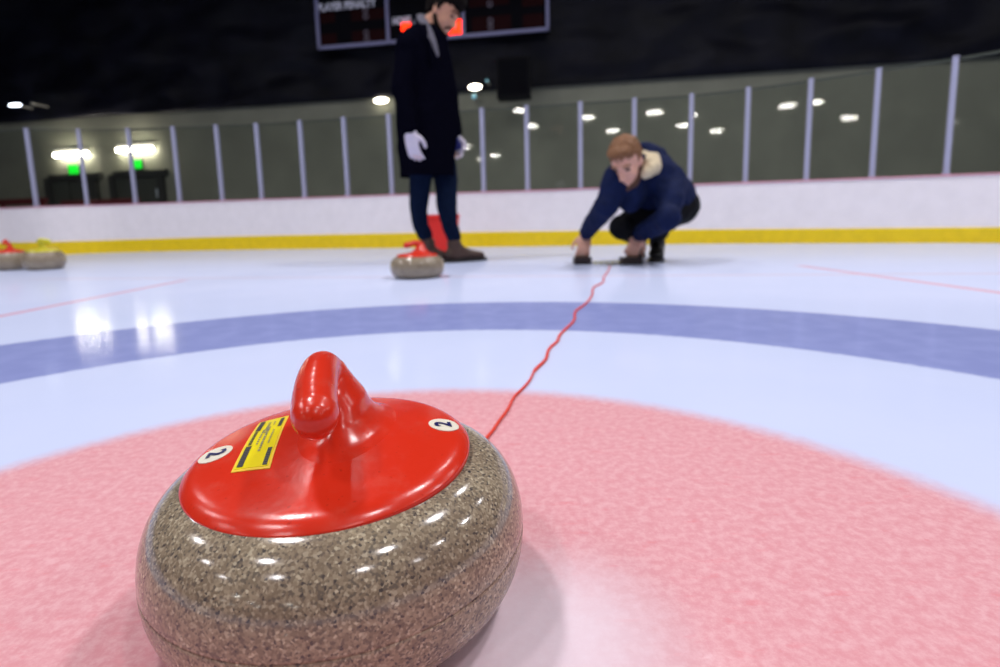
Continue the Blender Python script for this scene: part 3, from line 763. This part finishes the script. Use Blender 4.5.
def boot(name, heel, toe, ankle, m, m_sole, parent, k=1.16, shaft=.11, width=.048, laces=None):
    heel = Vector((heel.x, heel.y, 0)); toe = Vector((toe.x, toe.y, 0)); d = (toe - heel).normalized(); L = (toe - heel).length
    s = Vector((d.y, -d.x, 0)); Z = Vector((0, 0, 1)); w = width * k
    B = Blob()
    def P(t, z, o=0): return heel + d * (L * t) + Z * z * k + s * o
    B.chain([P(.13, .055), P(.35, .05), P(.62, .045), P(.86, .038)], [(w * .84, .04 * k), (w * .82, .038 * k), (w * 1.05, .032 * k), (w * .82, .022 * k)], side=tuple(s))
    B.chain([P(.2, .05), P(.36, .075), P(.55, .055)], [.042 * k, .04 * k, .03 * k])
    a = Vector(ankle); B.chain([P(.2, .05), P(.22, .1) * .5 + a * .5 + Vector((0, 0, 0)), a], [.044 * k, .047 * k, .052 * k])
    o = B.build(name, m, parent, .009, 4, cuts=[((0, 0, .016 * k), (0, 0, -1))])
    bm = bmesh.new(); ol = []
    for t, ww in ((0, .55), (.04, .78), (.15, .86), (.35, .74), (.55, .95), (.72, 1.05), (.86, .92), (.95, .6), (1.0, .2)): ol.append((t, ww))
    pts = [P(t, 0, w * ww) for t, ww in ol] + [P(t, 0, -w * ww) for t, ww in reversed(ol)]
    lo = [bm.verts.new(p) for p in pts]; hi = [bm.verts.new(p + Z * .022 * k) for p in pts]
    bm.faces.new(lo); bm.faces.new(hi[::-1])
    for i in range(len(pts)): j = (i + 1) % len(pts); bm.faces.new((lo[i], lo[j], hi[j], hi[i]))
    from_bm('sole', bm, m_sole, o)
    if laces:
        Bl = Blob()
        for t, z in ((.36, .118), (.42, .102), (.48, .09), (.54, .08)):
            Bl.chain([P(t, z - .006, -w * .5), P(t, z, 0), P(t, z - .006, w * .5)], [.004 * k] * 3)
        Bl.build('laces', laces, o, .003, 1)
    return o

# ---- standing man
gf = gnd(466, 262.5); YM = gf.y
def sm(px, py, d=0.0): return at(px, py, YM + d)
k = 1.16
man = empty('person', Vector((gnd(445, 262.5).x, YM + .1, 0)), 'standing person in long dark coat, white gloves and brown boots looking down', 'person')
HAIR = mat('dark_hair', (20, 15, 14), .9, spec=.1, bump=.4, bscale=120); COAT = mat('dark_wool_coat', (9, 9, 19), 1, spec=0, noise_amt=.2, nscale=60)
JEANS = mat('dark_blue_jeans', (13, 24, 46), .9, spec=.05, noise_amt=.2, nscale=40); BOOT = mat('brown_leather', (66, 44, 34), .55, noise_amt=.2, nscale=20); SOLE = mat('dark_sole', (26, 22, 20), .7)
GLOVE = mat('white_glove', (214, 206, 222), .8, noise_amt=.06, nscale=60); BLUEG = mat('blue_glove_palm', (40, 44, 120), .7); SCARF = mat('grey_shirt', (92, 90, 104), .85, noise_amt=.15, nscale=60)
LACE = mat('lace', (90, 78, 66), .8)
hc = sm(443, 12.5, -.02); Fh = Vector((.74, -.32, -.6)); Bs = basis(Fh, (.25, -.05, 1))
B = Blob()
Lm = head(B, hc, Bs, k)
B.chain([Lm(-.03, 0, -.09), sm(431, 34, 0), sm(424, 50, .0)], [.062, .07, .1])
sh_n, sh_f = sm(406, 46, -.14), sm(437, 46, .15)
B.chain([sm(411, 48, -.1), sm(421, 46, 0), sh_f], [.05, .08, .058])
B.chain([sm(422, 46, 0), sm(423, 75, 0), sm(425, 110, 0), sm(428, 150, 0)], [(.17, .12), (.18, .125), (.15, .115), (.165, .125)], side=(1, 0, 0))
wr_n, wr_f = sm(410.5, 132, -.23), sm(455, 136, .06)
B.chain([sh_n + Vector((.01, .01, -.04)), sm(403, 90, -.2), wr_n], [.045, .043, .032]); B.chain([sh_f, sm(449, 95, .14), wr_f], [.05, .042, .032])
hip_n, hip_f = sm(421.5, 155, -.07), sm(441, 155, .09)
kn_n, kn_f = sm(418.3, 209, .03), sm(447, 210, .02)
heelR, toeR = gnd(445.5, 263.0), gnd(486.5, 259.8); heelL, toeL = Vector((sm(419.5, 262, .12).x, YM + .12, 0)), Vector((sm(456, 262, .12).x, YM + .15, 0))
an_n = Vector((0, 0, 0)); 
ankR = heelR + (toeR - heelR) * .22 + Vector((0, 0, .14)); ankL = heelL + (toeL - heelL) * .24 + Vector((0, 0, .15))
B.chain([hip_n, kn_n, ankL + Vector((0, 0, .03))], [.07, .048, .036]); B.chain([hip_f, kn_f, ankR + Vector((0, 0, .03))], [.07, .048, .036])
for a, h_, t_ in ((ankL, heelL, toeL), (ankR, heelR, toeR)): B.chain([a, a - Vector((0, 0, .07)), h_.lerp(t_, .8) + Vector((0, 0, .04))], [.04, .038, .026])
HN = ((.10, .02, -1), (.5, .85, .1), 1); HF = ((.1, .0, -1), (-.3, -.9, .1), -1)
hand(B, wr_n, HN[0], HN[1], k, (.25, .3, .25), thumb_side=HN[2])
hand(B, wr_f, HF[0], HF[1], k, (.5, .5, .4), thumb_side=HF[2])
body = B.build('body', SKIN, man, .009, 3)
face_parts(Lm, Bs, k, man, HAIR, beard=True, hair_pts=[((-.02, 0, .068), (.1, .086, .08)), ((-.062, 0, .02), (.058, .078, .085)), ((.062, .012, .102), (.054, .058, .034)), ((.084, 0, .08), (.026, .05, .028)), ((.03, 0, .115), (.07, .066, .035)), ((-.01, .074, .03), (.028, .012, .04)), ((-.01, -.074, .03), (.028, .012, .04))])
# coat
B = Blob()
rows = [(27, 411, 437, .10), (33, 402, 443, .14), (40, 396.5, 447.5, .165), (60, 394.8, 450.5, .18), (88, 394.8, 453, .185), (110, 395.5, 455, .185), (130, 396.5, 456, .19), (152, 398, 455.5, .2), (166, 399, 455, .205), (182, 399.5, 454.5, .21)]
rings = []
N = 26
for py, x0, x1, dr in rows:
    c = (sm(x0, py) + sm(x1, py)) / 2; rx = (sm(x1, py) - sm(x0, py)).length / 2
    rings.append([B.bm.verts.new(c + Vector((rx * math.cos(2 * math.pi * i / N), dr * math.sin(2 * math.pi * i / N), 0))) for i in range(N)])
for a, b in zip(rings, rings[1:]):
    for i in range(N): j = (i + 1) % N; B.bm.faces.new((a[i], a[j], b[j], b[i]))
B.bm.faces.new(list(reversed(rings[0]))); B.bm.faces.new(rings[-1])
B.ell(sh_n + Vector((.005, 0, .0)), (.085, .085, .085)); B.chain([sh_n + Vector((.01, .02, -.01)), sm(401.5, 88, -.2), wr_n.lerp(sm(401.5, 88, -.2), .06)], [.082, .07, .057])
B.chain([sh_f, sm(450, 95, .14), wr_f.lerp(sm(450, 95, .14), .06)], [.08, .066, .052])
zh = sm(425, 176.3).z
coat = B.build('coat', COAT, man, .012, 5, cuts=[((0, 0, zh), (0, 0, -1))], jitter=(.010, 5))
B = Blob()   # turned-up collar and lapels
B.chain([sm(437, 34, .09), sm(425, 27, .10), sm(417, 22, .02), sm(420, 30, -.09), sm(430, 46, -.19), sm(434, 66, -.205)], [(.05, .016), (.055, .016), (.055, .018), (.05, .018), (.05, .014), (.02, .010)], side=(-.3, 0, 1))
B.build('collar', COAT, coat, .008, 2)
B = Blob()   # grey shirt showing at the throat
B.chain([sm(420, 20, -.05), sm(427, 30, -.115), sm(433, 42, -.17), sm(438, 56, -.195)], [(.045, .02), (.038, .02), (.026, .016), (.012, .01)], side=(1, 0, .35))
B.chain([sm(422, 24, .05), sm(430, 29, .02), sm(436, 38, -.03)], [.07, .075, .06])
B.build('shirt', SCARF, man, .008, 3)
# trousers
B = Blob()
B.chain([hip_n, sm(420.8, 182, -.03), kn_n, sm(420.5, 226, .08), ankL + Vector((-.012, 0, .05))], [.105, .084, .066, .062, .056]); B.chain([hip_f, sm(446, 182, .06), kn_f, sm(450, 226, .02), ankR + Vector((-.0, 0, .05))], [.108, .09, .073, .062, .056])
B.ell((hip_n + hip_f) / 2 + Vector((0, 0, .03)), (.17, .15, .14))
B.build('trousers', JEANS, man, .011, 4, jitter=(.007, 9))
boot('boot', heelL, toeL, ankL, BOOT, SOLE, man, k, laces=LACE); boot('boot', heelR, toeR, ankR, BOOT, SOLE, man, k, laces=LACE)
for w_, (d_, p_, ts), cu_ in ((wr_n, HN, (.25, .3, .25)), (wr_f, HF, (.5, .5, .4))):
    B = Blob(); hand(B, w_, d_, p_, k, cu_, fat=1.15, thumb_side=ts, spread=.12); B.chain([w_ + Vector((0, 0, .03)), w_ - Vector((0, 0, .02))], [.04, .04])
    gl_ = B.build('glove', GLOVE, man, .006, 2)
    nrm_ = Vector(p_).normalized(); Bp = Blob(); dd = Vector(d_).normalized()
    Bp.chain([w_ + dd * .03 + nrm_ * .018, w_ + dd * .1 + nrm_ * .018], [(.045, .014), (.05, .012)], side=tuple(dd.cross(nrm_)))
    pp = Bp.build('palm_patch', BLUEG, gl_, .005, 2); pp['label'] = 'blue palm of the glove'

# ---- red bin behind his legs
BIN = mat('red_bin_plastic', (214, 34, 22), .4); 
q = gnd(444, 251.5); wbin = (at(460.5, 230, q.y) - at(427, 230, q.y)).length; hb_ = at(444, 214.5, q.y).z
bm = bmesh.new(); seg = 4
def sq(hw, hd, z, cr=.03):
    pts = []
    for cx, cy, a0 in ((1, 1, 0), (-1, 1, 90), (-1, -1, 180), (1, -1, 270)):
        for t in range(5):
            a = math.radians(a0 + t * 22.5); pts.append((q.x + cx * (hw - cr) + cr * math.cos(a), q.y + cy * (hd - cr) + cr * math.sin(a), z))
    return [bm.verts.new(p) for p in pts]
hw = wbin / 2
loops = [sq(hw * .80, .11, 0), sq(hw * .80, .11, .01), sq(hw * .95, .13, hb_ - .05), sq(hw * 1.0, .14, hb_ - .045), sq(hw * 1.0, .14, hb_), sq(hw * .93, .125, hb_), sq(hw * .78, .105, .02)]
for a, b in zip(loops, loops[1:]):
    for i in range(20): j = (i + 1) % 20; bm.faces.new((a[i], a[j], b[j], b[i]))
bm.faces.new(loops[0][::-1]); bm.faces.new(loops[-1])
tag(from_bm('bin', bm, BIN), "red plastic bin standing on the ice behind the standing man's legs", 'bin')

# ---- crouching man
gf = gnd(656, 263); YC = gf.y
def cm(px, py, d=0.0): return at(px, py, YC + d)
k = 1.2
cr = empty('person', Vector((gf.x, gf.y, 0)), 'crouching person in navy jacket with cream hood lining pressing blocks on ice', 'person')
NAVY = mat('navy_jacket', (8, 23, 62), .85, spec=.2, noise_amt=.2, nscale=25); BLACK = mat('black_trousers', (8, 9, 14), .9, spec=.2, noise_amt=.2, nscale=30); CREAM = mat('cream_fleece', (214, 198, 166), .95, bump=.5, bscale=150)
GINGER = mat('ginger_hair', (124, 82, 48), .6, bump=.4, bscale=120); GBEARD = mat('brown_beard', (84, 54, 40), .7, bump=.3, bscale=150); SHOE = mat('black_shoe', (14, 13, 15), .5)
hc = cm(626, 161.5, -.26); Fh = Vector((-.42, -.66, -.66)); Bs = basis(Fh, (-.12, -.1, 1))
B = Blob(); kh = 1.12; Lc = head(B, hc, Bs, kh)
shl, shr = cm(617, 178, -.22), cm(669, 178, -.05)
B.chain([Lc(-.04, 0, -.09), cm(641, 170, -.12), cm(650, 176, -.04)], [.07, .08, .1])
B.chain([shl, cm(645, 174, -.1), shr], [.08, .12, .08])
B.chain([cm(648, 178, -.05), cm(662, 192, .06), cm(679, 206, .14)], [.12, .115, .10])
BLOCKS = []
for x0, x1, y0 in ((574.8, 592.2, 264.6), (621.8, 643, 264.8)):
    a, b = gnd(x0, y0), gnd(x1, y0); c = (a + b) / 2; BLOCKS.append((c.x, c.y + .04, (b - a).length, at((x0 + x1) / 2, 257.2, c.y).z))
b0, b1 = BLOCKS
wl_, wr_ = Vector((b0[0] + .028, b0[1] + .035, b0[3] + .146)), Vector((b1[0] + .06, b1[1] + .035, b1[3] + .140))
ell_, elr_ = cm(606, 206, -.24), cm(668, 219, -.34)
B.chain([shl, ell_, wl_], [.062, .05, .037]); B.chain([shr, elr_, wr_], [.064, .052, .037])
hipl, hipr = cm(666, 206, .10), cm(680, 206, .12)
knl, knr = cm(621, 227.5, -.02), cm(658, 219, -.02)
heell, toel = gnd(641, 257.5), gnd(630, 261.5); heelr, toer = gnd(657.5, 259), gnd(653.5, 266)
d_ = (toer - heelr).normalized(); toer = heelr + d_ * .34; d_ = (toel - heell).normalized(); toel = heell + d_ * .33
anr = heelr + d_ * .0 + Vector((0, 0, .16)); anl = heell + Vector((0, 0, .17))
anr = heelr.lerp(toer, .25) + Vector((0, 0, .15)); anl = heell.lerp(toel, .25) + Vector((0, 0, .15))
B.chain([hipl, knl, anl], [.085, .055, .04]); B.chain([hipr, knr, anr], [.085, .055, .04])
for a, h_, t_ in ((anl, heell, toel), (anr, heelr, toer)): B.chain([a, a - Vector((0, 0, .07)), h_.lerp(t_, .8) + Vector((0, 0, .045))], [.042, .04, .026])
hand(B, wl_, (-.22, -.42, -1), (.05, .9, -.4), 1.05, (.35, .75, .6), thumb_side=-1, spread=.14)
hand(B, wr_, (-.5, -.42, -1), (-.1, .9, -.4), 1.05, (.35, .75, .6), thumb_side=1, spread=.14)
B.build('body', SKIN2, cr, .008, 3)
face_parts(Lc, Bs, kh, cr, GINGER, beard=False, hair_pts=[((-.018, 0, .06), (.098, .08, .074)), ((-.06, 0, .02), (.05, .074, .07)), ((.055, 0, .095), (.045, .06, .03)), ((-.012, .072, .03), (.03, .012, .045)), ((-.012, -.072, .03), (.03, .012, .045))])
B = Blob(); B.chain([Lc(.0, .066, -.045), Lc(.03, .06, -.08), Lc(.068, .036, -.104), Lc(.086, 0, -.108), Lc(.068, -.036, -.104), Lc(.03, -.06, -.08), Lc(.0, -.066, -.045)], [.012 * k, .015 * k, .018 * k, .02 * k, .018 * k, .015 * k, .012 * k])
B.build('beard', GBEARD, cr, .005, 2, jitter=(.004, 70))
# jacket
B = Blob()
B.chain([cm(643, 173, -.08), cm(651, 181, -.02), cm(662, 191, .06), cm(674, 199, .13)], [.15, .185, .18, .15])
B.ell(cm(630, 188, -.16), (.1, .12, .15))
B.chain([shl, cm(640, 180, -.1), shr], [.088, .14, .1])
B.chain([shl, ell_, wl_.lerp(ell_, .1)], [.088, .073, .056]); B.chain([shr, cm(670, 200, -.22), elr_, wr_.lerp(elr_, .1)], [.1, .088, .08, .056])
jk = B.build('jacket', NAVY, cr, .012, 4, jitter=(.012, 7))
B = Blob(); B.chain([cm(643, 151, -.02), cm(656, 156, .02), cm(662, 165, .0), cm(660, 174, -.06)], [.06, .07, .075, .06])
B.ell(cm(648, 157, .0), (.1, .1, .09)); B.build('hood', NAVY, jk, .01, 4, jitter=(.01, 9))
B = Blob(); B.chain([cm(645, 155, -.16), cm(653, 160, -.19), cm(654, 167, -.24), cm(646, 173, -.28)], [.028, .048, .046, .036]); B.ell(cm(650, 165, -.22), (.05, .045, .06)); B.build('hood_lining', CREAM, jk, .008, 3, jitter=(.006, 40))
# cuffs read as the sleeve ends; trousers
B = Blob()
B.chain([hipl, hipl.lerp(knl, .5), knl, knl.lerp(anl, .5), anl + Vector((0, 0, .03))], [.12, .1, .084, .072, .06]); B.chain([hipr, hipr.lerp(knr, .5), knr, knr.lerp(anr, .5), anr + Vector((0, 0, .03))], [.13, .112, .088, .08, .062])
B.ell(cm(677, 204, .13), (.12, .13, .12))
B.build('trousers', BLACK, cr, .011, 4, jitter=(.008, 9))
boot('shoe', heell, toel, anl + Vector((0, 0, -.03)), SHOE, SOLE, cr, 1.14, width=.046, laces=SOLE); boot('shoe', heelr, toer, anr + Vector((0, 0, -.03)), SHOE, SOLE, cr, 1.14, width=.046, laces=SOLE)

# ---- blocks and thin measuring strip under his hands
BLK = mat('dark_brown_block', (48, 34, 32), .5, noise_amt=.3, nscale=20); FELT = mat('block_felt', (24, 22, 24), .9)
for x0, x1, y0, lab in ((574.8, 592.2, 264.6, "dark brown block under the crouching man's outstretched hand, left end of strip"), (621.8, 643, 264.8, "dark brown block near the crouching man's shoes, right end of strip")):
    bx_, by_, w, top = BLOCKS[0] if x0 < 600 else BLOCKS[1]; c = Vector((bx_, by_ - .04, 0))
    root = empty('block', Vector((c.x, c.y + .04, 0)), lab, 'block', 'blocks pressed on the ice')
    bm = bmesh.new(); box_bm(bm, (c.x, c.y + .04, top / 2 + .006), (w, .08, top - .012), None, .006); from_bm('wooden_body', bm, BLK, root)
    bm = bmesh.new(); box_bm(bm, (c.x, c.y + .04, .006), (w * .98, .078, .012), None, .002); from_bm('felt_pad', bm, FELT, root)
a, b = gnd(592.8, 263.6), gnd(621.2, 263.8); c = (a + b) / 2
bm = bmesh.new(); box_bm(bm, (c.x, c.y, .012), ((b - a).length, .02, .008), None, .002)
for t in (-.4, -.2, .0, .2, .4): box_bm(bm, (c.x + t * (b - a).length, c.y, .004), (.012, .022, .008))
tag(from_bm('measuring_strip', bm, mat('pale_yellow_strip', (196, 190, 120), .5)), 'thin pale yellow strip lying on the ice between two dark blocks', 'strip')

# ------------------------------------------------------------------ light
LC = (1.0, .965, .985)
def lamp(loc, P, r=.45, c=LC):
    l = bpy.data.lights.new('hall_lamp', 'AREA'); l.shape = 'DISK'; l.size = 2 * r; l.energy = P; l.color = c
    o = bpy.data.objects.new('hall_lamp', l); COL.objects.link(o); o.location = loc   # points straight down
    return o
for x in (-9, -3, 3, 9):
    for y in (-5, -1.5, 2.5, 6.5): lamp((x + (.4 if y > 0 else -.5), y, 6.6), {-5: 70, -1.5: 95, 2.5: 185, 6.5: 90}[y] * (1.1 if abs(x) < 5 else .75), .36)
# lamps further down the hall whose mirror images show in the glass
for px, py in ((522, 110), (530.5, 126), (548.5, 142), (466, 147), (482, 159), (495.5, 156), (654.5, 112.5), (684, 125.5)):
    best = None
    for a, b, n, zt in panes:
        xa, xb = proj((a.x, a.y, .9))[0], proj((b.x, b.y, .9))[0]
        if xa <= px <= xb: best = (a, n)
    if not best: continue
    a, n = best; n = n.normalized()
    hit = onplane(px, py, a, n); d = Vector(ray(px, py)).normalized(); r = d - 2 * d.dot(n) * n
    cand = []
    for zc_ in [4.6 + .2 * k_ for k_ in range(13)]:
        q = hit + r * ((zc_ - hit.z) / r.z); dup = 0
        for a_, b_, n_, zt_ in panes:          # mirror images of the same lamp in the other panes
            n_ = n_.normalized(); m_ = q - 2 * (q - a_).dot(n_) * n_; e_ = Vector(EYE); dd = m_ - e_
            if abs(dd.dot(n_)) < 1e-6: continue
            h_ = e_ + dd * ((a_ - e_).dot(n_) / dd.dot(n_)); u_ = (h_ - a_).xy.dot((b_ - a_).xy) / (b_ - a_).xy.length_squared
            if -.02 < u_ < 1.02 and .6 < h_.z < zt_ + .05: dup += 1
        cand.append((dup, abs(zc_ - 6.6), q))
    q = min(cand, key=lambda c_: c_[:2])[2]
    lamp(q, 130, .45, (1, .97, .88))
w = bpy.data.worlds.new('world'); SC.world = w; w.use_nodes = True
w.node_tree.nodes['Background'].inputs[0].default_value = (.02, .02, .025, 1); w.node_tree.nodes['Background'].inputs[1].default_value = .6

SC.view_settings.view_transform = 'Standard'; SC.view_settings.look = 'None'; SC.view_settings.gamma = 1; SC.view_settings.use_curve_mapping = False
SC.view_settings.exposure = 0
